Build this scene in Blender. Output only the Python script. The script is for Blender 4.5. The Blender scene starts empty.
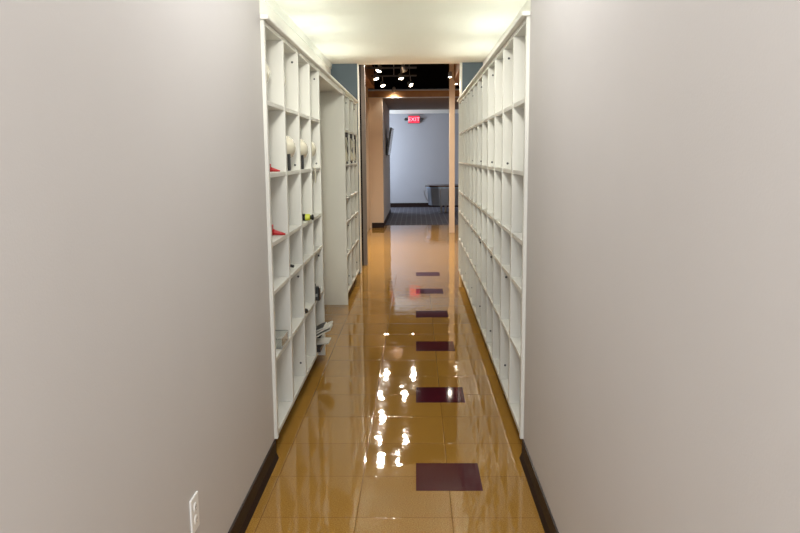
import bpy, bmesh, math, random
from mathutils import Vector, Matrix
random.seed(4)
S = bpy.context.scene
COL = S.collection
PI = math.pi

# ------------------------------------------------------------------ materials
def lin(c):
    return tuple(((v / 255) / 12.92 if v / 255 <= .04045 else ((v / 255 + .055) / 1.055) ** 2.4) for v in c) + (1,)

def mat(name, rgb, rough=.5, metal=0, noise=0.0, nscale=30, bump=0.0, bscale=200, spec=.5, coat=0, emit=None, estr=0, trans=0):
    m = bpy.data.materials.new(name); m.use_nodes = True
    nt = m.node_tree; b = nt.nodes['Principled BSDF']
    b.inputs['Base Color'].default_value = lin(rgb)
    b.inputs['Roughness'].default_value = rough
    b.inputs['Metallic'].default_value = metal
    b.inputs['Specular IOR Level'].default_value = spec
    b.inputs['Coat Weight'].default_value = coat
    b.inputs['Transmission Weight'].default_value = trans
    tc = nt.nodes.new('ShaderNodeTexCoord')
    if noise:
        n = nt.nodes.new('ShaderNodeTexNoise'); n.inputs['Scale'].default_value = nscale; n.inputs['Detail'].default_value = 4
        r = nt.nodes.new('ShaderNodeMixRGB'); r.blend_type = 'MIX'
        r.inputs[1].default_value = tuple(max(0, v * (1 - noise)) for v in lin(rgb)[:3]) + (1,)
        r.inputs[2].default_value = tuple(min(1, v * (1 + noise)) for v in lin(rgb)[:3]) + (1,)
        nt.links.new(tc.outputs['Object'], n.inputs['Vector']); nt.links.new(n.outputs['Fac'], r.inputs[0])
        nt.links.new(r.outputs[0], b.inputs['Base Color'])
    if bump:
        n = nt.nodes.new('ShaderNodeTexNoise'); n.inputs['Scale'].default_value = bscale; n.inputs['Detail'].default_value = 3
        bp = nt.nodes.new('ShaderNodeBump'); bp.inputs['Strength'].default_value = bump; bp.inputs['Distance'].default_value = .002
        nt.links.new(tc.outputs['Object'], n.inputs['Vector']); nt.links.new(n.outputs['Fac'], bp.inputs['Height'])
        nt.links.new(bp.outputs[0], b.inputs['Normal'])
    if emit:
        b.inputs['Emission Color'].default_value = lin(emit); b.inputs['Emission Strength'].default_value = estr
    return m

M = {}
M['paint'] = mat('warm_grey_paint', (206, 202, 198), .55, noise=.02, nscale=3, bump=.15, bscale=160, spec=.3)
M['upper'] = mat('white_paint', (238, 234, 226), .6, bump=.1, bscale=160, spec=.3)
M['ceil'] = mat('ceiling_paint', (240, 236, 226), .6, noise=.015, nscale=2, spec=.25)
M['white'] = mat('white_laminate', (226, 225, 216), .38, noise=.01, nscale=4, spec=.4)
M['edge'] = mat('white_edge_band', (244, 242, 238), .35, spec=.4)
M['trimw'] = mat('white_trim', (240, 238, 230), .4, spec=.4)
M['base'] = mat('dark_brown_vinyl', (34, 18, 16), .5, noise=.1, nscale=20, spec=.25)
M['kick'] = mat('toe_kick_dark', (38, 24, 18), .5)
M['cap'] = mat('grey_screw_cap', (70, 70, 72), .4)
M['blue'] = mat('blue_grey_paint', (104, 118, 130), .6, noise=.03, nscale=6, spec=.3)
M['black'] = mat('matte_black', (8, 8, 9), .6, spec=.3)
M['blackp'] = mat('black_plastic', (14, 14, 15), .35)
M['darkceil'] = mat('black_ceiling', (9, 8, 8), .9, spec=.05)
M['wood'] = mat('brown_wood', (140, 98, 52), .55, noise=.25, nscale=9)
M['tan'] = mat('tan_paint', (214, 192, 168), .55, noise=.03, nscale=5, spec=.3)
M['grey'] = mat('cool_grey_paint', (176, 178, 186), .6, noise=.02, nscale=4, spec=.3)
M['bulk'] = mat('bulkhead_brown_grey', (140, 122, 106), .7, noise=.04, nscale=4, spec=.2)
M['metal'] = mat('brushed_metal', (170, 170, 172), .35, 1)
M['rail'] = mat('grey_rail', (66, 63, 62), .5)
M['lampbody'] = mat('lamp_silver', (150, 146, 142), .4, .6)
M['post'] = mat('grey_post_paint', (128, 122, 118), .6, spec=.2)
M['lens'] = mat('lamp_lens', (255, 250, 240), .4, emit=(255, 236, 205), estr=36)
M['shell'] = mat('ivory_gloss_shell', (232, 226, 205), .22, noise=.02, nscale=6, coat=.4)
M['red'] = mat('red_plastic', (190, 14, 18), .35, noise=.06, nscale=30)
M['yellow'] = mat('yellow_green_plastic', (206, 212, 70), .4)
M['paper'] = mat('magazine_paper', (214, 212, 202), .6, noise=.03, nscale=30)
M['cover'] = mat('grey_green_cover', (122, 126, 112), .35, noise=.3, nscale=22)
M['cover2'] = mat('dark_slate_cover', (64, 68, 70), .35, noise=.3, nscale=22)
M['clear'] = mat('clear_plastic', (250, 252, 250), .06, trans=1.0)
M['greyedge'] = mat('grey_edge_strip', (150, 150, 144), .4)
M['plate'] = mat('white_plastic_plate', (244, 244, 240), .3)
M['corr'] = mat('blue_grey_metal', (138, 146, 160), .3, .3, noise=.06, nscale=8)
M['deskside'] = mat('pale_blue_metal', (150, 176, 206), .35, .4)
M['top'] = mat('dark_brown_counter', (70, 54, 50), .3)
M['screen'] = mat('tv_screen_glare', (190, 195, 200), .25, noise=.08, nscale=4, coat=.5)  # pale tone paints the window glare reflected in the screen
M['exitred'] = mat('exit_red', (225, 30, 60), .4, emit=(255, 40, 70), estr=.75)
M['exitlet'] = mat('exit_letters', (255, 190, 200), .4, emit=(255, 170, 190), estr=.9)
M['exitbox'] = mat('exit_housing', (130, 132, 128), .5)
M['cloth'] = mat('ivory_webbing', (222, 216, 196), .8, noise=.05, nscale=60)
M['maroon'] = mat('maroon_vinyl_tile', (72, 22, 32), .6, noise=.18, nscale=120, coat=.5, spec=0)
M['maroon'].node_tree.nodes['Principled BSDF'].inputs['Coat Roughness'].default_value = .05

def floor_mat():
    m = bpy.data.materials.new('amber_vinyl_tile'); m.use_nodes = True
    nt = m.node_tree; N = nt.nodes; L = nt.links; b = N['Principled BSDF']
    tc = N.new('ShaderNodeTexCoord'); sp = N.new('ShaderNodeSeparateXYZ'); L.new(tc.outputs['Object'], sp.inputs[0])
    def ma(op, a, bb=None, c=None):
        n = N.new('ShaderNodeMath'); n.operation = op
        for i, v in enumerate((a, bb, c)):
            if v is None: continue
            if isinstance(v, (int, float)): n.inputs[i].default_value = v
            else: L.new(v, n.inputs[i])
        return n.outputs[0]
    tx, ty = .408, .4145
    u = ma('DIVIDE', ma('SUBTRACT', sp.outputs[0], .146), tx)
    v = ma('DIVIDE', ma('SUBTRACT', sp.outputs[1], 3.407), ty)
    du = ma('MULTIPLY', ma('ABSOLUTE', ma('SUBTRACT', u, ma('ROUND', u))), tx)
    dv = ma('MULTIPLY', ma('ABSOLUTE', ma('SUBTRACT', v, ma('ROUND', v))), ty)
    d = ma('MINIMUM', du, dv)
    seam = ma('LESS_THAN', d, .0016)
    groove = N.new('ShaderNodeMapRange'); L.new(d, groove.inputs[0])
    groove.inputs[1].default_value = 0; groove.inputs[2].default_value = .006; groove.inputs[3].default_value = 0; groove.inputs[4].default_value = 1
    cb = N.new('ShaderNodeCombineXYZ'); L.new(ma('FLOOR', u), cb.inputs[0]); L.new(ma('FLOOR', v), cb.inputs[1])
    wn = N.new('ShaderNodeTexWhiteNoise'); L.new(cb.outputs[0], wn.inputs['Vector'])
    sn = N.new('ShaderNodeTexNoise'); sn.inputs['Scale'].default_value = 190; sn.inputs['Detail'].default_value = 3; L.new(tc.outputs['Object'], sn.inputs['Vector'])
    r1 = N.new('ShaderNodeValToRGB'); r1.color_ramp.elements[0].position = .3; r1.color_ramp.elements[1].position = .72
    r1.color_ramp.elements[0].color = lin((136, 95, 28)); r1.color_ramp.elements[1].color = lin((184, 140, 68)); L.new(sn.outputs['Fac'], r1.inputs[0])
    hs = N.new('ShaderNodeHueSaturation'); L.new(r1.outputs[0], hs.inputs['Color'])
    L.new(ma('MULTIPLY_ADD', wn.outputs['Value'], .16, .92), hs.inputs['Value'])
    mx = N.new('ShaderNodeMixRGB'); L.new(seam, mx.inputs[0]); L.new(hs.outputs[0], mx.inputs[1]); mx.inputs[2].default_value = lin((112, 74, 22))
    L.new(mx.outputs[0], b.inputs['Base Color'])
    b.inputs['Roughness'].default_value = .6; b.inputs['Specular IOR Level'].default_value = 0
    b.inputs['Coat Weight'].default_value = 1.0; b.inputs['Coat Roughness'].default_value = .032; b.inputs['Coat IOR'].default_value = 1.5
    # gently uneven wax and tile edges
    wv = N.new('ShaderNodeTexNoise'); wv.inputs['Scale'].default_value = 7; wv.inputs['Detail'].default_value = 2; L.new(tc.outputs['Object'], wv.inputs['Vector'])
    cw = N.new('ShaderNodeTexNoise'); cw.inputs['Scale'].default_value = 16; cw.inputs['Detail'].default_value = 1; L.new(tc.outputs['Object'], cw.inputs['Vector'])
    h = ma('ADD', ma('ADD', ma('MULTIPLY', wv.outputs['Fac'], .0016), ma('MULTIPLY', cw.outputs['Fac'], .0007)), ma('MULTIPLY', groove.outputs[0], .0005))
    bp = N.new('ShaderNodeBump'); bp.inputs['Strength'].default_value = .55; bp.inputs['Distance'].default_value = 1.0; L.new(h, bp.inputs['Height'])
    L.new(bp.outputs[0], b.inputs['Coat Normal'])
    return m
M['floor'] = floor_mat()

def carpet_mat():
    m = bpy.data.materials.new('charcoal_carpet'); m.use_nodes = True
    nt = m.node_tree; N = nt.nodes; L = nt.links; b = N['Principled BSDF']
    tc = N.new('ShaderNodeTexCoord')
    br = N.new('ShaderNodeTexBrick'); br.offset = 0; L.new(tc.outputs['Object'], br.inputs['Vector'])
    br.inputs['Color1'].default_value = lin((66, 66, 76)); br.inputs['Color2'].default_value = lin((76, 74, 84)); br.inputs['Mortar'].default_value = lin((98, 96, 106))
    br.inputs['Scale'].default_value = 1; br.inputs['Mortar Size'].default_value = .012; br.inputs['Brick Width'].default_value = .12; br.inputs['Row Height'].default_value = .5
    L.new(br.outputs['Color'], b.inputs['Base Color']); b.inputs['Roughness'].default_value = .75
    b.inputs['Specular IOR Level'].default_value = .4
    return m
M['carpet'] = carpet_mat()

# ------------------------------------------------------------------ mesh helpers
def bm_new(): return bmesh.new()

def box(bm, x0, x1, y0, y1, z0, z1):
    vs = [bm.verts.new((x, y, z)) for z in (z0, z1) for y in (y0, y1) for x in (x0, x1)]
    for f in ((0, 2, 3, 1), (4, 5, 7, 6), (0, 1, 5, 4), (2, 6, 7, 3), (0, 4, 6, 2), (1, 3, 7, 5)):
        bm.faces.new([vs[i] for i in f])
    return vs

def prism(bm, prof, y0, y1):
    """profile of (x, z) pairs pulled along y"""
    a = [bm.verts.new((x, y0, z)) for x, z in prof]; c = [bm.verts.new((x, y1, z)) for x, z in prof]
    n = len(prof)
    for i in range(n): bm.faces.new((a[i], a[(i + 1) % n], c[(i + 1) % n], c[i]))
    bm.faces.new(a[::-1]); bm.faces.new(c)

def lathe(bm, prof, mtx=None, seg=24):
    """profile of (r, z) pairs turned about z"""
    mtx = mtx or Matrix()
    rings = []
    for r, z in prof:
        if r < 1e-6: rings.append([bm.verts.new(mtx @ Vector((0, 0, z)))])
        else: rings.append([bm.verts.new(mtx @ Vector((r * math.cos(2 * PI * i / seg), r * math.sin(2 * PI * i / seg), z))) for i in range(seg)])
    for a, b in zip(rings, rings[1:]):
        for i in range(seg):
            j = (i + 1) % seg
            if len(a) == 1 and len(b) == 1: continue
            if len(a) == 1: bm.faces.new((a[0], b[j], b[i]))
            elif len(b) == 1: bm.faces.new((a[i], a[j], b[0]))
            else: bm.faces.new((a[i], a[j], b[j], b[i]))
    for r in (rings[0], rings[-1]):
        if len(r) > 2:
            try: bm.faces.new(r)
            except ValueError: pass

def tube(bm, pts, r, seg=8):
    pts = [Vector(p) for p in pts]; rings = []
    for i, p in enumerate(pts):
        d = (pts[min(i + 1, len(pts) - 1)] - pts[max(i - 1, 0)]).normalized()
        u = d.cross(Vector((.31, .17, .93))).normalized(); v = d.cross(u)
        rings.append([bm.verts.new(p + r * (math.cos(2 * PI * k / seg) * u + math.sin(2 * PI * k / seg) * v)) for k in range(seg)])
    for a, b in zip(rings, rings[1:]):
        for k in range(seg): bm.faces.new((a[k], a[(k + 1) % seg], b[(k + 1) % seg], b[k]))
    bm.faces.new(rings[0]); bm.faces.new(rings[-1])

def link(name, bm, m, parent=None, smooth=False, bevel=0, loc=None):
    bmesh.ops.recalc_face_normals(bm, faces=bm.faces)
    me = bpy.data.meshes.new(name); bm.to_mesh(me); bm.free()
    if smooth:
        for p in me.polygons: p.use_smooth = True
    o = bpy.data.objects.new(name, me); COL.objects.link(o)
    me.materials.append(M[m] if isinstance(m, str) else m)
    if parent: o.parent = parent
    if loc: o.location = loc
    if bevel:
        b = o.modifiers.new('bevel', 'BEVEL'); b.width = bevel; b.segments = 2; b.limit_method = 'ANGLE'
    return o

def bxo(name, m, x0, x1, y0, y1, z0, z1, parent=None, bevel=0):
    bm = bm_new(); box(bm, x0, x1, y0, y1, z0, z1); return link(name, bm, m, parent, bevel=bevel)

def struct(o): o['kind'] = 'structure'; return o
def tag(o, label, cat, group=None):
    o['label'] = label; o['category'] = cat
    if group: o['group'] = group
    return o
def thing(name, label, cat, loc=(0, 0, 0), group=None, rz=0):
    o = bpy.data.objects.new(name, None); COL.objects.link(o); o.location = loc; o.rotation_euler.z = rz
    o.empty_display_size = .1
    return tag(o, label, cat, group)

# ------------------------------------------------------------------ setting
XL, XR = -.73, .537          # painted side walls of the near passage
YN = 3.63                    # where those walls end and the shelving begins
BL, BR = -1.08, .853         # walls behind the shelving
YE = 9.75                    # end of the passage
ZC = 2.69

floor = struct(bxo('floor', 'floor', -2.3, 4.2, -2, 16.62, -.1, 0))
for k in range(6):
    y0 = 3.25 + 1.243 * k
    bm = bm_new(); box(bm, -.008, .300, y0, y0 + .312, -.002, .0008)
    t = link('dark_tile', bm, 'maroon', floor); t['label'] = 'dark maroon vinyl floor tile'
struct(bxo('floor_carpet', 'carpet', -2.3, 4.2, 16.62, 22.6, -.1, .004))

struct(bxo('wall_left', 'paint', -1.25, XL, -2, YN, 0, ZC))
struct(bxo('wall_right', 'paint', XR, 1.05, -2, YN, 0, ZC))
struct(bxo('wall_left_recess', 'upper', -1.25, BL, YN, YE, 0, ZC))
struct(bxo('wall_right_recess', 'upper', BR, 1.05, YN, YE, 0, ZC))
struct(bxo('ceiling', 'ceil', -1.25, 1.05, -2, YE + .1, ZC, ZC + .1))
struct(bxo('wall_left_end', 'blue', -1.25, -.742, YE, YE + .1, 0, ZC))
struct(bxo('wall_right_end', 'blue', .592, 1.05, YE, YE + .1, 0, ZC))
struct(bxo('trim_1', 'trimw', -.742, -.728, YE - .012, YE + .112, 0, ZC))
struct(bxo('trim_2', 'trimw', .566, .592, YE - .012, YE + .112, 0, ZC))

def baseboard(name, x, s, y0, y1):
    bm = bm_new()
    prism(bm, [(x, .1), (x + s * .007, .098), (x + s * .008, .028), (x + s * .016, .010), (x + s * .020, 0), (x, 0)], y0, y1)
    return struct(link(name, bm, 'base'))
baseboard('baseboard_left', XL, 1, -2, YN)
baseboard('baseboard_right', XR, -1, -2, YN)

# lobby beyond the passage
struct(bxo('wall_lobby_left', 'tan', -1.2, -1.0, YE + .1, 16.03, 0, 3.5))
struct(bxo('wall_lobby_right', 'tan', 4.0, 4.2, YE + .1, 22.6, 0, 3.5))
struct(bxo('wall_lobby_near', 'bulk', 1.05, 4.2, YE, YE + .1, 0, 3.5))
struct(bxo('wall_lobby_header', 'black', -1.25, 1.05, YE, YE + .1, ZC + .1, 3.5))
struct(bxo('ceiling_lobby', 'darkceil', -1.25, 4.2, YE, 16.3, 3.5, 3.6))
struct(bxo('wall_pier', 'tan', -1.2, -.705, 16.03, 16.2, 0, 2.745))
struct(bxo('wall_jamb', 'grey', -1.2, -.705, 16.2, 20.4, 0, 2.745))
struct(bxo('wall_bulkhead', 'darkceil', -1.25, 4.2, 16.2, 16.3, 2.93, 3.5))
struct(bxo('ceiling_bulkhead', 'bulk', -1.25, 4.2, 16.2, 20.35, 2.745, 2.92))
struct(bxo('ceiling_far', 'ceil', -2.3, 4.2, 20.35, 22.6, 2.76, 2.86))
struct(bxo('wall_far', 'grey', -2.3, 4.2, 22.5, 22.6, 0, 2.76))
bm = bm_new()
box(bm, -2.3, -2.2, 20.4, 22.5, 0, .75); box(bm, -2.3, -2.2, 20.4, 22.5, 2.35, 2.76)
box(bm, -2.3, -2.2, 20.4, 20.6, .75, 2.35); box(bm, -2.3, -2.2, 22.3, 22.5, .75, 2.35)
struct(link('wall_far_left', bm, 'grey'))
struct(bxo('wall_far_return', 'grey', -2.3, -1.2, 20.3, 20.4, 0, 2.745))
bm = bm_new()
for a in ((-2.28, -2.2, 20.6, 20.65, .75, 2.35), (-2.28, -2.2, 22.25, 22.3, .75, 2.35), (-2.28, -2.2, 21.42, 21.47, .75, 2.35), (-2.28, -2.2, 20.6, 22.3, .75, .8), (-2.28, -2.2, 20.6, 22.3, 2.3, 2.35)): box(bm, *a)
w = struct(link('window_1', bm, 'trimw'))
bxo('window_sill', 'trimw', -2.22, -2.05, 20.6, 22.3, .715, .75, w)

def slabbase(name, x0, x1, y0, y1, h=.1): return struct(bxo(name, 'base', x0, x1, y0, y1, 0, h))
slabbase('baseboard_pier', -.955, -.697, 16.018, 16.03, .11)
slabbase('baseboard_jamb', -.705, -.693, 16.03, 20.41, .11)
slabbase('baseboard_far', -2.2, 4.0, 22.488, 22.5, .13)
struct(bxo('trim_3', 'tan', -1.0, -.958, 15.99, 16.03, 0, 2.745))

# beam across the lobby with pale edge strips
beam = thing('ceiling_beam', 'long brown wooden ceiling beam with pale edge strips above the far opening', 'beam', (1.5, 16.1, 2.74))
bxo('beam_board', 'wood', -2.5, 2.5, 0, .1, .014, .145, beam)
bxo('edge_strip', 'grey', -2.5, 2.5, -.015, .1, .145, .157, beam)
bxo('edge_strip', 'grey', -2.5, 2.5, -.015, .1, .0, .014, beam)
# timber at the top left and right of the lobby
def timber(label, x0, x1, y0, y1, z0, z1):
    o = bxo('ceiling_timber', 'wood', x0, x1, y0, y1, z0, z1); return tag(o, label, 'timber')
timber('brown wooden ceiling timber running along the left lobby wall', -.998, -.86, 10.6, 15.98, 2.93, 3.3)
timber('brown wooden ceiling timber beside the tan column top', .74, .95, 12.2, 15.9, 2.96, 3.3)

# tan column
c = bxo('column', 'tan', .655, .762, 14.85, 14.955, 0, 3.5, bevel=.004); tag(c, 'slim tan square column standing from floor to ceiling at the passage end', 'column')

# grey left jamb post, and a black strip standing for the gap's shade
struct(bxo('trim_8', 'post', -.748, -.694, 10.45, 10.52, 0, 3.5))
struct(bxo('gap_shade', 'black', -.86, -.7485, 10.46, 10.55, 0, 3.5))

# ------------------------------------------------------------------ cubby shelving
ROWS = [.12, .505, .848, 1.093, 1.435, 1.785, 2.155]     # centre heights of the boards
TH = .022
def cubby(label, xf, xb, y0, y1, ncol, near_to_floor, far_to_floor, cap_first):
    """xf front plane, xb back plane"""
    s = 1 if xf > xb else -1
    u = thing('cubby_shelving', label, 'shelving', (xf, y0, 0), 'white cubby shelving built in along the passage')
    lx = lambda a: a - xf
    def B(name, m, xa, xc, ya, yb, z0, z1, par=u, bevel=0):
        bm = bm_new(); a, b = sorted((lx(xa), lx(xc))); box(bm, a, b, ya - y0, yb - y0, z0, z1)
        return link(name, bm, m, par, bevel=bevel)
    PT = .032
    pitch = (y1 - y0 - PT) / ncol
    B('back_panel', 'white', xb + s * .002, xb + s * .012, y0, y1, .1, 2.166)
    B('side_panel', 'white', xf, xb + s * .012, y0, y0 + PT, 0 if near_to_floor else .1, 2.166, bevel=.002)
    far = B('side_panel', 'white', xf, xb + s * .012, y1 - PT, y1, 0 if far_to_floor else .1, 2.166, bevel=.002)
    fr = xf - s * .003
    B('bottom_board', 'white', fr, xb + s * .012, y0 + PT, y1 - PT, ROWS[0] - TH / 2, ROWS[0] + TH / 2)
    B('top_board', 'white', fr, xb + s * .012, y0 + PT, y1 - PT, ROWS[-1] - TH / 2, ROWS[-1] + TH / 2)
    for k in range(1, ncol + 1):
        yc = y0 + k * pitch
        if k == ncol: d = far
        else: d = B('divider', 'white', xf, xb + s * .012, yc, yc + PT, ROWS[0] + TH / 2, ROWS[-1] - TH / 2, bevel=.002)
        if (k + cap_first) % 2 == 0:
            for z in (2.09, 1.475, .78, .22):
                bm = bm_new(); mt = Matrix.Translation((lx(xf - s * .032), yc - y0, z)) @ Matrix.Rotation(PI / 2, 4, 'X')
                lathe(bm, [(0, .003), (.005, .003), (.0068, .0015), (.0068, -.002)], mt, 12)
                link('screw_cap', bm, 'cap', d)
    for k in range(ncol):
        ya, yb = y0 + k * pitch + PT, y0 + (k + 1) * pitch
        for z in ROWS[1:-1]:
            B('shelf', 'white', fr, xb + s * .012, ya, yb, z - TH / 2, z + TH / 2, bevel=.0015)
    B('toe_kick', 'kick', xf - s * .07, xf - s * .09, y0 + (PT if near_to_floor else 0), y1 - (PT if far_to_floor else 0), 0, .1)
    return u

FL, FR = -.713, .52
cubby('left white cubby shelving nearest the viewer, four columns holding helmets and small items', FL, BL, YN, 5.655, 4, False, True, 0)
cubby('left white cubby shelving farther down the passage, beyond the open gap', FL, BL, 7.6, 9.24, 3, True, False, 1)
cubby('long empty white cubby shelving with twelve columns along the right wall', FR, BR, YN, 9.25, 12, False, False, 0)

def cornice(name, xf, xb, s, spans):
    bm = bm_new()
    YC = 9.25
    prism(bm, [(xb, 2.168), (xf + s * .020, 2.168), (xf + s * .023, 2.171), (xf + s * .023, 2.184), (xf + s * .020, 2.187), (xb, 2.187)], YN + .0, YC)
    for a, b in spans: box(bm, *sorted((xf - s * .006, xf - s * .03)), a, b, 2.13, 2.168)
    return struct(link(name, bm, 'trimw'))
def caps(name, x0, x1):   # short return of the cornice on the end of the painted wall
    return struct(bxo(name, 'trimw', x0, x1, YN - .012, YN - .001, 2.166, 2.187, bevel=.002))
cornice('trim_4', FL, BL + .002, 1, [(5.66, 7.595)])
cornice('trim_5', FR, BR - .002, -1, [])
caps('trim_6', XL + .001, FL + .023)
bm = bm_new(); prism(bm, [(BL, ZC - .06), (BL + .008, ZC - .06), (BL + .02, ZC - .012), (BL + .02, ZC), (BL, ZC)], YN, YE)
struct(link('trim_10', bm, 'trimw'))
caps('trim_7', FR - .023, XR - .001)

# ------------------------------------------------------------------ things in the cubbies
def helmet(label, x, y, z, rx, ry, rz, zfloor, dark):
    t = thing('helmet', label, 'helmet', (x, y, zfloor), 'ivory helmets in the cubbies')
    bm = bm_new(); prof = [(math.sin(a), math.cos(a)) for a in [PI * i / 22 for i in range(23)]]
    lathe(bm, [(max(r, 0) if 0 < i < 22 else 0, c) for i, (r, c) in enumerate(prof)], Matrix.Translation((0, 0, z - zfloor)) @ Matrix.Diagonal((rx, ry, rz, 1)), 36)
    link('shell', bm, 'shell', t, smooth=True)
    bm = bm_new()
    tube(bm, [(rx * .81 * math.cos(a), ry * .81 * math.sin(a), z - zfloor - rz * .6) for a in [2 * PI * i / 40 for i in range(41)]], .004, 6)
    link('rim', bm, 'shell', t, smooth=True)
    bm = bm_new()
    b = z - zfloor - rz
    if dark:
        w = .016
        box(bm, rx * .66, rx * .66 + .014, -.075 - w, -.075 + w, .0, b + rz * .55)
        link('chin_strap', bm, 'blackp', t)
    else:
        for sx in (-.5, .4): tube(bm, [(rx * sx, 0, b + rz * .3), (rx * sx * .8, 0, b * .5), (0, 0, .006)], .005, 6)
        link('chin_strap', bm, 'cloth', t)
    return t
sh = lambda i: ROWS[i] + TH / 2 + .0012
P = .498
helmet('ivory helmet in the top row cubby at the near end of left shelving', -.848, 3.92, 1.955, .1, .12, .088, sh(5), False)
helmet('ivory helmet in the second cubby of the top row, left shelving', -.848, 4.40, 1.965, .1, .12, .088, sh(5), False)
helmet('ivory helmet above a black strap, largest of three in the row below', -.795, 4.37, 1.578, .095, .16, .082, sh(4), True)
helmet('ivory helmet in the middle of the three side by side cubbies', -.795, 4.88, 1.572, .095, .165, .082, sh(4), True)
helmet('ivory helmet in the far cubby, third of three and mostly hidden', -.80, 5.40, 1.58, .085, .13, .072, sh(4), False)

def cone(label, x, y, z, k):
    t = thing('sport_cone', label, 'cone', (x, y, z))
    # lies on its side, tip towards the passage; base plate upright at the left
    bm = bm_new(); box(bm, -.052 * k, -.047 * k, -.045 * k, .045 * k, 0, .1 * k); link('base_plate', bm, 'red', t, bevel=.002)
    bm = bm_new(); mt = Matrix.Translation((-.047 * k, 0, .033 * k)) @ Matrix.Rotation(PI / 2 + .18, 4, 'Y')
    lathe(bm, [(.031 * k, 0), (.026 * k, .02 * k), (.014 * k, .09 * k), (.008 * k, .12 * k), (0, .121 * k)], mt, 20); link('cone_body', bm, 'red', t, smooth=True)
    return t
cone('small red cone lying in the second row cubby, left shelving near end', -.746, 3.95, sh(4), .42)
cone('larger red cone lying on its side in the third row cubby', -.748, 4.0, sh(3), .58)

# yellow torch with black lens, lying across its cubby
t = thing('flashlight', 'yellow and black flashlight lying in the third row cubby', 'flashlight', (-.728, 4.93, sh(3)))
mt = Matrix.Translation((0, 0, .0232)) @ Matrix.Diagonal((1, .66, .66, 1)) @ Matrix.Rotation(PI / 2, 4, 'Y') @ Matrix.Rotation(0, 4, 'Z')
bm = bm_new(); lathe(bm, [(.0, -.12), (.030, -.12), (.033, -.115), (.033, .02), (.030, .025), (0, .025)], mt, 20); link('body', bm, 'yellow', t, smooth=True)
bm = bm_new()
for a, b in ((-.085, -.06), (-.028, -.006)): lathe(bm, [(.0336, a), (.0345, a + .002), (.0345, b - .002), (.0336, b)], mt, 20)
link('grip_band', bm, 'blackp', t)
bm = bm_new(); lathe(bm, [(0, .025), (.02, .025), (.02, .032), (.028, .036), (.028, .046), (.016, .049), (0, .049)], mt, 20); link('lens_head', bm, 'blackp', t)
t = bxo('black_block', 'blackp', -.755, -.722, 4.655, 4.70, sh(3), sh(3) + .022, bevel=.004)
tag(t, 'small black block in front of the yellow flashlight', 'block')

t = thing('black_clip', 'small black clip with an upright stem, alone in its cubby', 'clip', (-.775, 4.38, sh(2)))
bm = bm_new(); tube(bm, [(-.022, 0, 0), (-.022, 0, .04), (-.02, 0, .085)], .006); link('stem', bm, 'wood', t)
bm = bm_new(); lathe(bm, [(0, 0), (.018, 0), (.022, .012), (.018, .03), (.008, .036), (0, .037)], Matrix(), 16)
tube(bm, [(0, 0, .02), (.03, 0, .024), (.045, 0, .02)], .008); link('clip_body', bm, 'blackp', t, smooth=True)

bm = bm_new(); bmesh.ops.create_uvsphere(bm, u_segments=20, v_segments=12, radius=.016)
o = link('black_ball', bm, 'blackp', smooth=True, loc=(-.722, 4.75, sh(1) + .016)); tag(o, 'small black ball on the second lowest shelf, left shelving', 'ball')

t = thing('radio', 'black handheld radio standing upright in the far column cubby', 'radio', (-.722, 5.20, sh(1)))
bm = bm_new(); box(bm, -.022, .036, -.03, .03, 0, .1); link('body', bm, 'blackp', t, bevel=.005)
bm = bm_new(); box(bm, -.006, .022, -.034, -.03, .03, .05); link('display', bm, 'greyedge', t)
bm = bm_new(); lathe(bm, [(0, .1), (.008, .1), (.008, .118), (0, .12)], Matrix(), 12); link('knob', bm, 'blackp', t)

# clear box
t = thing('clear_box', 'clear plastic box with grey edges on second lowest shelf', 'box', (-.80, 3.90, sh(1)))
bx0, bx1, by0, by1, bh = -.10, .083, -.06, .14, .055
bm = bm_new()
box(bm, bx0, bx1, by0, by1, .001, .004); box(bm, bx0, bx0 + .003, by0, by1, .004, bh); box(bm, bx1 - .003, bx1, by0, by1, .004, bh)
box(bm, bx0 + .003, bx1 - .003, by0, by0 + .003, .004, bh); box(bm, bx0 + .003, bx1 - .003, by1 - .003, by1, .004, bh)
link('box_walls', bm, 'clear', t)
bm = bm_new(); e = .0026
for z in (.004, bh):
    cs = [(bx0, by0, z), (bx1, by0, z), (bx1, by1, z), (bx0, by1, z)]
    for i in range(4): tube(bm, [cs[i], cs[(i + 1) % 4]], e, 6)
for x in (bx0, bx1):
    for y in (by0, by1): tube(bm, [(x, y, .004), (x, y, bh)], e, 6)
link('edge_frame', bm, 'greyedge', t)

# ivory strap hanging over the shelf edge below the far helmet
t = thing('strap', 'short ivory strap hanging over the shelf edge under the hidden helmet', 'strap', (FL, 5.25, sh(4)))
bm = bm_new(); ws = .022
pts = [(-.12, .003), (0.004, .003), (.010, -.002), (.011, -.03), (.010, -.105)]
for (xa, za), (xb_, zb) in zip(pts, pts[1:]):
    v = [bm.verts.new(p) for p in ((xa, -ws, za), (xb_, -ws, zb), (xb_, ws, zb), (xa, ws, za))]; bm.faces.new(v)
bmesh.ops.remove_doubles(bm, verts=bm.verts, dist=1e-5)
o = link('webbing', bm, 'cloth', t); m_ = o.modifiers.new('solid', 'SOLIDIFY'); m_.thickness = .003
bm = bm_new(); box(bm, -.06, -.03, -.013, .013, .005, .02); link('buckle', bm, 'blackp', t)

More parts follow.
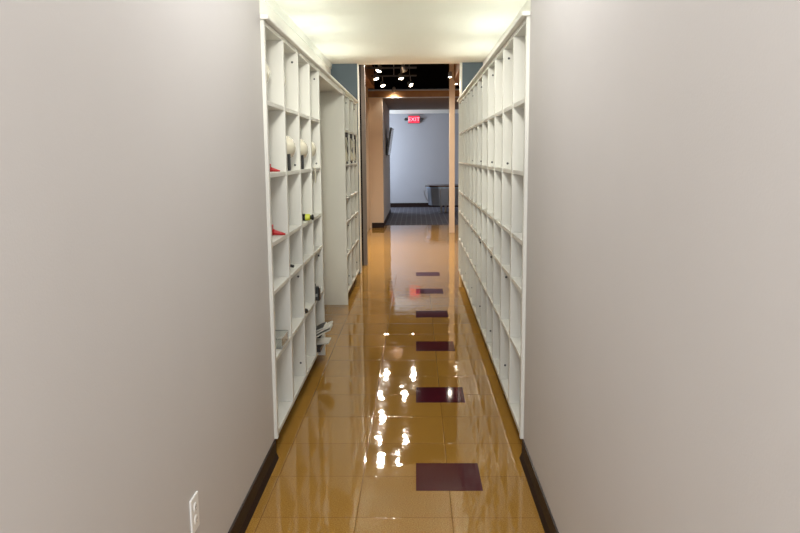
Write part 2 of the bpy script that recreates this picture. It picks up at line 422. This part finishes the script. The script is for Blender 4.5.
# hangers with straps in the farther left shelving
def hung(label, y, twist):
    t = thing('gear_strap', label, 'strap', (-.735, y, sh(4)), 'straps in the farther left shelving')
    H = ROWS[5] - TH / 2 - sh(4) - .001
    bm = bm_new(); box(bm, -.02, .02, -.028, .028, H - .05, H); link('hook', bm, 'rail', t, bevel=.004)
    bm = bm_new(); L = []; n = 18
    for i in range(n + 1):
        f = i / n; z = H - .05 - f * (H - .055); a = twist * math.sin(f * PI * 2); w = .035 - .012 * math.sin(f * PI)
        L.append((bm.verts.new((w * math.sin(a) + .006, -w * math.cos(a), z)), bm.verts.new((-w * math.sin(a) + .006, w * math.cos(a), z))))
    for (a, b), (c_, d_) in zip(L, L[1:]): bm.faces.new((a, b, d_, c_))
    o = link('webbing', bm, 'cloth', t, smooth=True); m_ = o.modifiers.new('solid', 'SOLIDIFY'); m_.thickness = .008
    bm = bm_new(); tube(bm, [(.012, .045, H - .05), (.012, .052, H * .5), (.012, .03, .03)], .006); link('cord', bm, 'blackp', t)
    bm = bm_new(); box(bm, -.02, .015, -.03, .03, 0, .026); link('foot', bm, 'blackp', t, bevel=.006)
    return t
hung('white and black strap hanging in near column, farther left shelving', 7.95, .5)
hung('white and black strap in the middle column of farther left shelving', 8.50, .9)
hung('white and black strap in the end column of farther left shelving', 8.98, .3)

# magazines fanned in a black tray, sticking out of the bottom row
ZB = sh(0)
t = thing('tray', 'low black tray holding magazines in the bottom row cubby', 'tray', (-.80, 5.37, ZB))
bm = bm_new(); box(bm, -.17, .105, -.155, .155, 0, .006); box(bm, -.17, .105, -.155, -.149, .006, .032); box(bm, -.17, .105, .149, .155, .006, .032); box(bm, -.17, -.164, -.149, .149, .006, .032); box(bm, .099, .105, -.149, .149, .006, .032)
link('tray_body', bm, 'blackp', t)
bm = bm_new()
for z in (.10,): tube(bm, [(-.16, -.15, z), (.06, -.15, z), (.10, -.11, z), (.10, .11, z), (.06, .15, z), (-.16, .15, z)], .005, 6)
for x in (-.16, .06):
    for y in (-.15, .15): tube(bm, [(x, y, .01), (x, y, .10)], .004, 6)
link('wire_rim', bm, 'blackp', t)

def magazine(label, x, y, z, w, ln, th, bend, rx, ry, rz, m):
    """sheet bundle: ln along +x, w along y, drooping at its outer end by bend"""
    t = thing('magazine', label, 'magazine', (x, y, z), 'magazines in the black tray')
    t.rotation_euler = (rx, ry, rz)
    def sheet(z0, z1, wk, name, mm):
        bm = bm_new(); n = 10; rows = []
        for i in range(n + 1):
            f = i / n; dz = -bend * f * f
            rows.append([bm.verts.new((ln * f, yy, zz + dz)) for yy, zz in ((-w / 2 * wk, z0), (w / 2 * wk, z0), (w / 2 * wk, z1), (-w / 2 * wk, z1))])
        for a, b in zip(rows, rows[1:]):
            for k in range(4): bm.faces.new((a[k], a[(k + 1) % 4], b[(k + 1) % 4], b[k]))
        bm.faces.new(rows[0]); bm.faces.new(rows[-1]); link(name, bm, mm, t)
    sheet(0, th, .985, 'pages', 'paper'); sheet(th, th + .0015, 1, 'cover', m)
    return t
magazine('pale magazine lying lowest in the tray, its end pointing out', -.93, 5.38, ZB + .034, .18, .285, .006, .0, 0, -.02, .0, 'paper')
magazine('magazine with grey green cover, leaning lowest of the three slanted ones', -.775, 5.33, ZB + .062, .19, .175, .009, .03, 0, -.72, .0, 'cover')
magazine('slanted magazine with white curling pages, in the middle of three', -.787, 5.33, ZB + .078, .20, .19, .009, .035, 0, -.72, .0, 'paper')
magazine('dark covered slanted magazine, topmost of the three', -.80, 5.33, ZB + .094, .19, .15, .009, .03, 0, -.72, .0, 'cover2')

# ------------------------------------------------------------------ wall outlet
t = thing('wall_outlet', 'white double socket outlet plate low on the left wall', 'outlet', (XL, 2.272, .38))
bm = bm_new(); box(bm, 0, .007, -.04, .04, -.06, .06); link('cover_plate', bm, 'plate', t, bevel=.003)
for z in (-.021, .021):
    bm = bm_new(); lathe(bm, [(0, .0095), (.0145, .0095), (.0165, .008), (.0165, .006)], Matrix.Translation((0, 0, z)) @ Matrix.Rotation(PI / 2, 4, 'Y'), 24); s_ = link('socket', bm, 'plate', t)
    bm = bm_new()
    for y in (-.006, .006): box(bm, .0094, .0098, y - .001, y + .001, z - .001, z + .008)
    lathe(bm, [(.0022, .0094), (.0022, .0098)], Matrix.Translation((0, 0, z - .007)) @ Matrix.Rotation(PI / 2, 4, 'Y'), 10)
    link('socket_slot', bm, 'blackp', s_)

# ------------------------------------------------------------------ track lights
lamp_data = bpy.data.lights.new('bulb', 'SPOT'); lamp_data.energy = 62; lamp_data.color = (1, .92, .80); lamp_data.spot_size = 2.3; lamp_data.spot_blend = .6; lamp_data.shadow_soft_size = .03
tracks = [(10.5, -.85, .0), (11.35, -.85, .0), (12.1, -.85, .02), (13.3, -.85, .02), (14.6, -.85, .02)]
names = ['nearest', 'second', 'third', 'fourth', 'farthest']
for i, (y, x0, x1) in enumerate(tracks):
    t = thing('light_track', 'grey ceiling light track, %s of the five above the lobby' % names[i], 'track', ((x0 + x1) / 2, y, 3.04 + (.085 if y < 12 else 0)), 'ceiling light tracks')
    bm = bm_new(); box(bm, x0 - (x0 + x1) / 2, x1 - (x0 + x1) / 2, -.012, .012, -.015, .013); link('rail', bm, 'rail', t)
    for x in (-.3, .3):
        bm = bm_new(); tube(bm, [(x, 0, .015), (x, 0, .46 - (.085 if y < 12 else 0))], .006); link('hanger_rod', bm, 'rail', t)

def track_lamp(label, x, y, ztop, z, tx, ty, k=1.0, data=None):
    """stem from the track down to a round head that points by tilt tx (sideways) and ty"""
    t = thing('track_lamp', label, 'lamp', (x, y, ztop), 'track lamps above the lobby')
    dz = z - ztop
    bm = bm_new(); tube(bm, [(0, 0, .008), (0, 0, dz * .4), (-tx * .02, 0, dz * .55)], .009); link('stem', bm, 'lampbody', t)
    rot = Matrix.Translation((0, 0, dz)) @ Matrix.Rotation(ty, 4, 'X') @ Matrix.Rotation(tx, 4, 'Y')
    bm = bm_new(); lathe(bm, [(0, .068), (.022, .068), (.03, .058), (.036, .02), (.05 * k, -.012), (.052 * k, -.03), (.047 * k, -.03), (.045 * k, -.014), (0, -.012)], rot, 24); hd = link('lamp_head', bm, 'lampbody', t, smooth=True)
    bm = bm_new(); lathe(bm, [(0, -.029), (.03 * k, -.027), (.0445 * k, -.019), (.0445 * k, -.016), (0, -.016)], rot, 24); link('lens', bm, 'lens', hd)
    o = bpy.data.objects.new('bulb', data or lamp_data); COL.objects.link(o); o.parent = t
    o.matrix_local = rot @ Matrix.Translation((0, 0, -.05))
    return t
beam_data = lamp_data.copy(); beam_data.energy = 14
ZT = 3.026
for lab, x, y, tx, ty in [
    ('track lamp at the upper left, biggest bright disc by the timber', -.575, 12.1, .35, -.35),
    ('track lamp turned away, right end of the front visible track', -.18, 12.1, -.4, .5),
    ('track lamp at far left of the middle visible track', -.685, 13.3, -.3, -.35),
    ('track lamp at the centre of the middle visible track', -.255, 13.3, -.2, -.35),
    ('track lamp at the left of the farthest track', -.632, 14.6, -.3, -.4),
    ('track lamp at right end of the farthest track, glaring towards the viewer', -.10, 14.6, -.55, -.6),
    ('track lamp on the left of the second track behind the ceiling edge', -.62, 11.35, 0, -.2),
    ('track lamp on the right of the second track behind the ceiling edge', -.19, 11.35, 0, -.2),
    ('track lamp on the left of the nearest track behind the ceiling edge', -.55, 10.5, 0, -.2),
    ('track lamp on the right of the nearest track behind the ceiling edge', -.3, 10.5, 0, -.2)]:
    hi = .085 if y < 12 else 0
    track_lamp(lab, x, y, ZT + hi, 2.876 + hi, tx, ty, .95)
t = track_lamp('single lamp hanging in front of the wooden beam and lighting it', -.453, 15.95, 3.5, 2.885, 0, .3, .9, beam_data)
for ch in t.children:
    if ch.type == 'LIGHT': ch.location.y -= .0
track_lamp('pendant lamp just left of the tan column top', .609, 13.5, 3.5, 2.915, 0, -.15, .7)
track_lamp('pendant lamp just right of the tan column top', .80, 15.2, 3.5, 2.955, 0, -.15, .7)

# ------------------------------------------------------------------ far room
t = thing('exit_sign', 'red lit EXIT sign high on the far grey wall', 'exit sign', (-.055, 22.5, 2.59))
bm = bm_new(); box(bm, -.175, .175, -.06, 0, -.118, .118); link('housing', bm, 'exitbox', t, bevel=.006)
bm = bm_new(); box(bm, -.16, .16, -.066, -.0605, -.1, .1); fc = link('red_face', bm, 'exitred', t)
cu = bpy.data.curves.new('lettering', 'FONT'); cu.body = 'EXIT'; cu.size = .155; cu.align_x = 'CENTER'; cu.align_y = 'CENTER'; cu.extrude = .001; cu.space_character = 1.1
tmp = bpy.data.objects.new('lettering_curve', cu); COL.objects.link(tmp); bpy.context.view_layer.update()
me = bpy.data.meshes.new_from_object(tmp.evaluated_get(bpy.context.evaluated_depsgraph_get()))
bpy.data.objects.remove(tmp)
o = bpy.data.objects.new('exit_lettering', me); COL.objects.link(o); o.parent = fc; o.location = (0, -.068, 0); o.rotation_euler = (PI / 2, 0, 0); me.materials.clear(); me.materials.append(M['exitlet'])
for s in (-1, 1):
    bm = bm_new(); tube(bm, [(s * .17, -.03, 0), (s * .215, -.04, .01)], .012)
    lathe(bm, [(0, .03), (.03, .03), (.048, -.03), (0, -.034)], Matrix.Translation((s * .235, -.06, .01)) @ Matrix.Rotation(-PI / 2, 4, 'X') @ Matrix.Rotation(PI, 4, 'X'), 18)
    link('emergency_lamp', bm, 'rail', t)

# television on a tilting bracket
t = thing('television', 'dark wall television tilted down from the left jamb wall', 'television', (-.685, 18.0, 1.55))
rot = Matrix.Rotation(-.02, 4, 'Z') @ Matrix.Rotation(.15, 4, 'Y')
def tb(name, m, *a):
    bm = bm_new(); box(bm, *a); bmesh.ops.transform(bm, matrix=Matrix.Translation((.005, .0, 0)) @ rot, verts=bm.verts); return link(name, bm, m, t, bevel=.004)
tb('casing', 'blackp', 0, .04, -.5, .5, .0, .64)
tb('screen', 'screen', .0402, .042, -.485, .485, .015, .625)
bm = bm_new(); box(bm, .001, .02, -.1, .1, .2, .4); tube(bm, [(.012, 0, .3), (.03, .0, .3), (.052, .0, .3)], .02); link('bracket', bm, 'rail', t)

# reception desk with a rounded left end, standing on metal legs
t = thing('reception_desk', 'blue grey metal clad reception desk with dark top and rounded end', 'desk', (.95, 20.3, 0))
def desk_outline(g, n=2):
    pts = []
    x0, x1, y0, y1, r = -.66 - g, 1.9 + g, -.42 - g, .42 + g, .30 + g
    for k in range(n + 1):
        a = PI + k / n * PI / 2; pts.append((x0 + r + r * math.cos(a), y0 + r + r * math.sin(a)))
    pts.append((x1, y0)); pts.append((x1, y1))
    for k in range(n + 1):
        a = PI / 2 + k / n * PI / 2; pts.append((x0 + r + r * math.cos(a), y1 - r + r * math.sin(a)))
    return pts
def slab(bm, pts, z0, z1, sc=1.0):
    a = [bm.verts.new((x * sc if x < 0 else x, y * sc, z0)) for x, y in pts]; b = [bm.verts.new((x, y, z1)) for x, y in pts]; n = len(pts)
    for i in range(n): bm.faces.new((a[i], a[(i + 1) % n], b[(i + 1) % n], b[i]))
    bm.faces.new(a[::-1]); bm.faces.new(b)
bm = bm_new(); slab(bm, desk_outline(0), .215, .70, .93); link('body', bm, 'corr', t)
bm = bm_new(); slab(bm, desk_outline(.05), .70, .745); link('desk_top', bm, 'top', t)
bm = bm_new(); slab(bm, desk_outline(.012), .672, .7); link('top_band', bm, 'deskside', t)
for x in (-.28, -.16, 1.5):
    bm = bm_new(); lathe(bm, [(0, 0), (.055, 0), (.055, .012), (.03, .02), (.03, .22), (0, .22)], Matrix.Translation((x, -.1, 0)), 16); link('leg', bm, 'metal', t)
bm = bm_new()
for k in range(9):
    x = -.3 + k * .22; tube(bm, [(x, -.398, .23), (x, -.424, .67)], .008, 6)
link('seam_strip', bm, 'metal', t)

bm = bm_new(); tube(bm, [(-.60, -.1, .30), (-.66, -.1, .36), (-.71, -.1, .47), (-.735, -.1, .58), (-.70, -.1, .60)], .014, 8)
link('side_bracket', bm, 'metal', t)

# ------------------------------------------------------------------ lights
def area(name, loc, sx, sy, energy, color, rot=(0, 0, 0)):
    l = bpy.data.lights.new(name, 'AREA'); l.shape = 'RECTANGLE'; l.size = sx; l.size_y = sy; l.energy = energy; l.color = color
    o = bpy.data.objects.new(name, l); COL.objects.link(o); o.location = loc; o.rotation_euler = rot; return o
area('unseen_ceiling_light', (-.1, .3, ZC - .02), .6, 1.2, 11, (.95, .97, 1))  # out-of-view area lights added to brighten the near passage
area('unseen_ceiling_light', (-.1, 2.6, ZC - .02), .6, 1.2, 13, (.97, .98, 1))
area('unseen_ceiling_light', (-.1, 4.7, ZC - .02), .6, 1.0, 9, (1, .98, .92))
# unseen fill spot added behind the camera to brighten the far cubbies
l = bpy.data.lights.new('fill_spot', 'SPOT'); l.energy = 420; l.color = (1, .98, .86); l.spot_size = math.radians(27); l.spot_blend = 1.0; l.shadow_soft_size = .12
o = bpy.data.objects.new('fill_spot', l); COL.objects.link(o); o.location = (-.1, .2, 2.5)
o.rotation_euler = (Vector((-.1, 8.2, 1.25)) - Vector(o.location)).to_track_quat('-Z', 'Y').to_euler()

# fluorescent battens lying on top of the shelving, hidden behind the cornice
M['batten'] = mat('tube_glow', (255, 250, 235), .4, emit=(240, 250, 244), estr=15)
for lab, x, ys in (('left', -.93, (5.4, 6.95, 8.5)), ('right', .72, (5.4, 6.95, 8.5))):
    for k, y in enumerate(ys):
        t = thing('strip_lamp', '%s strip lamp lying on top of the %s shelving behind the cornice' % (('near', 'middle', 'far')[k], lab), 'lamp', (x, y, 2.188), 'strip lamps on top of the shelving')
        bm = bm_new(); box(bm, -.04, .04, -.6, .6, 0, .03); link('body', bm, 'plate', t)
        bm = bm_new(); tube(bm, [(0, -.58, .045), (0, .58, .045)], .013, 10); link('tube', bm, 'batten', t)
area('rear_fill', (-.1, -1.9, 1.35), 1.1, 2.2, 50, (.90, .94, 1), (PI / 2, 0, 0))  # unseen area light added behind the camera to brighten the divider faces
area('window_daylight', (-2.19, 21.45, 1.55), 1.6, 1.5, 70, (.78, .88, 1), (0, -PI / 2, 0))
area('unseen_ceiling_light', (2.2, 18.5, 2.73), 1.5, 1.5, 25, (1, .9, .8))

w = bpy.data.worlds.new('world'); S.world = w; w.use_nodes = True
w.node_tree.nodes['Background'].inputs[0].default_value = (.95, .97, 1, 1); w.node_tree.nodes['Background'].inputs[1].default_value = .35

# ------------------------------------------------------------------ camera
F, CX, CY = 747., 400, 266.5
f = Vector((416 - CX, 156 - CY, F)).normalized()
d0 = Vector((math.sin(.0052), math.cos(.0052), 0)); d = (d0 - f * d0.dot(f)).normalized(); r = d.cross(f)
right = Vector((r[0], f[0], -d[0])); down = Vector((r[1], f[1], -d[1])); fwd = Vector((r[2], f[2], -d[2]))
cam = bpy.data.cameras.new('camera'); co = bpy.data.objects.new('camera', cam); COL.objects.link(co)
mw = Matrix.Identity(4)
for i in range(3): mw[i][0] = right[i]; mw[i][1] = -down[i]; mw[i][2] = -fwd[i]
mw[0][3], mw[1][3], mw[2][3] = 0, 0, 1.524
co.matrix_world = mw
cam.sensor_width = 36; cam.lens = F * 36 / 800; cam.clip_start = .05
S.camera = co
S.view_settings.view_transform = 'Standard'; S.view_settings.look = 'None'; S.view_settings.gamma = 1; S.view_settings.exposure = .3
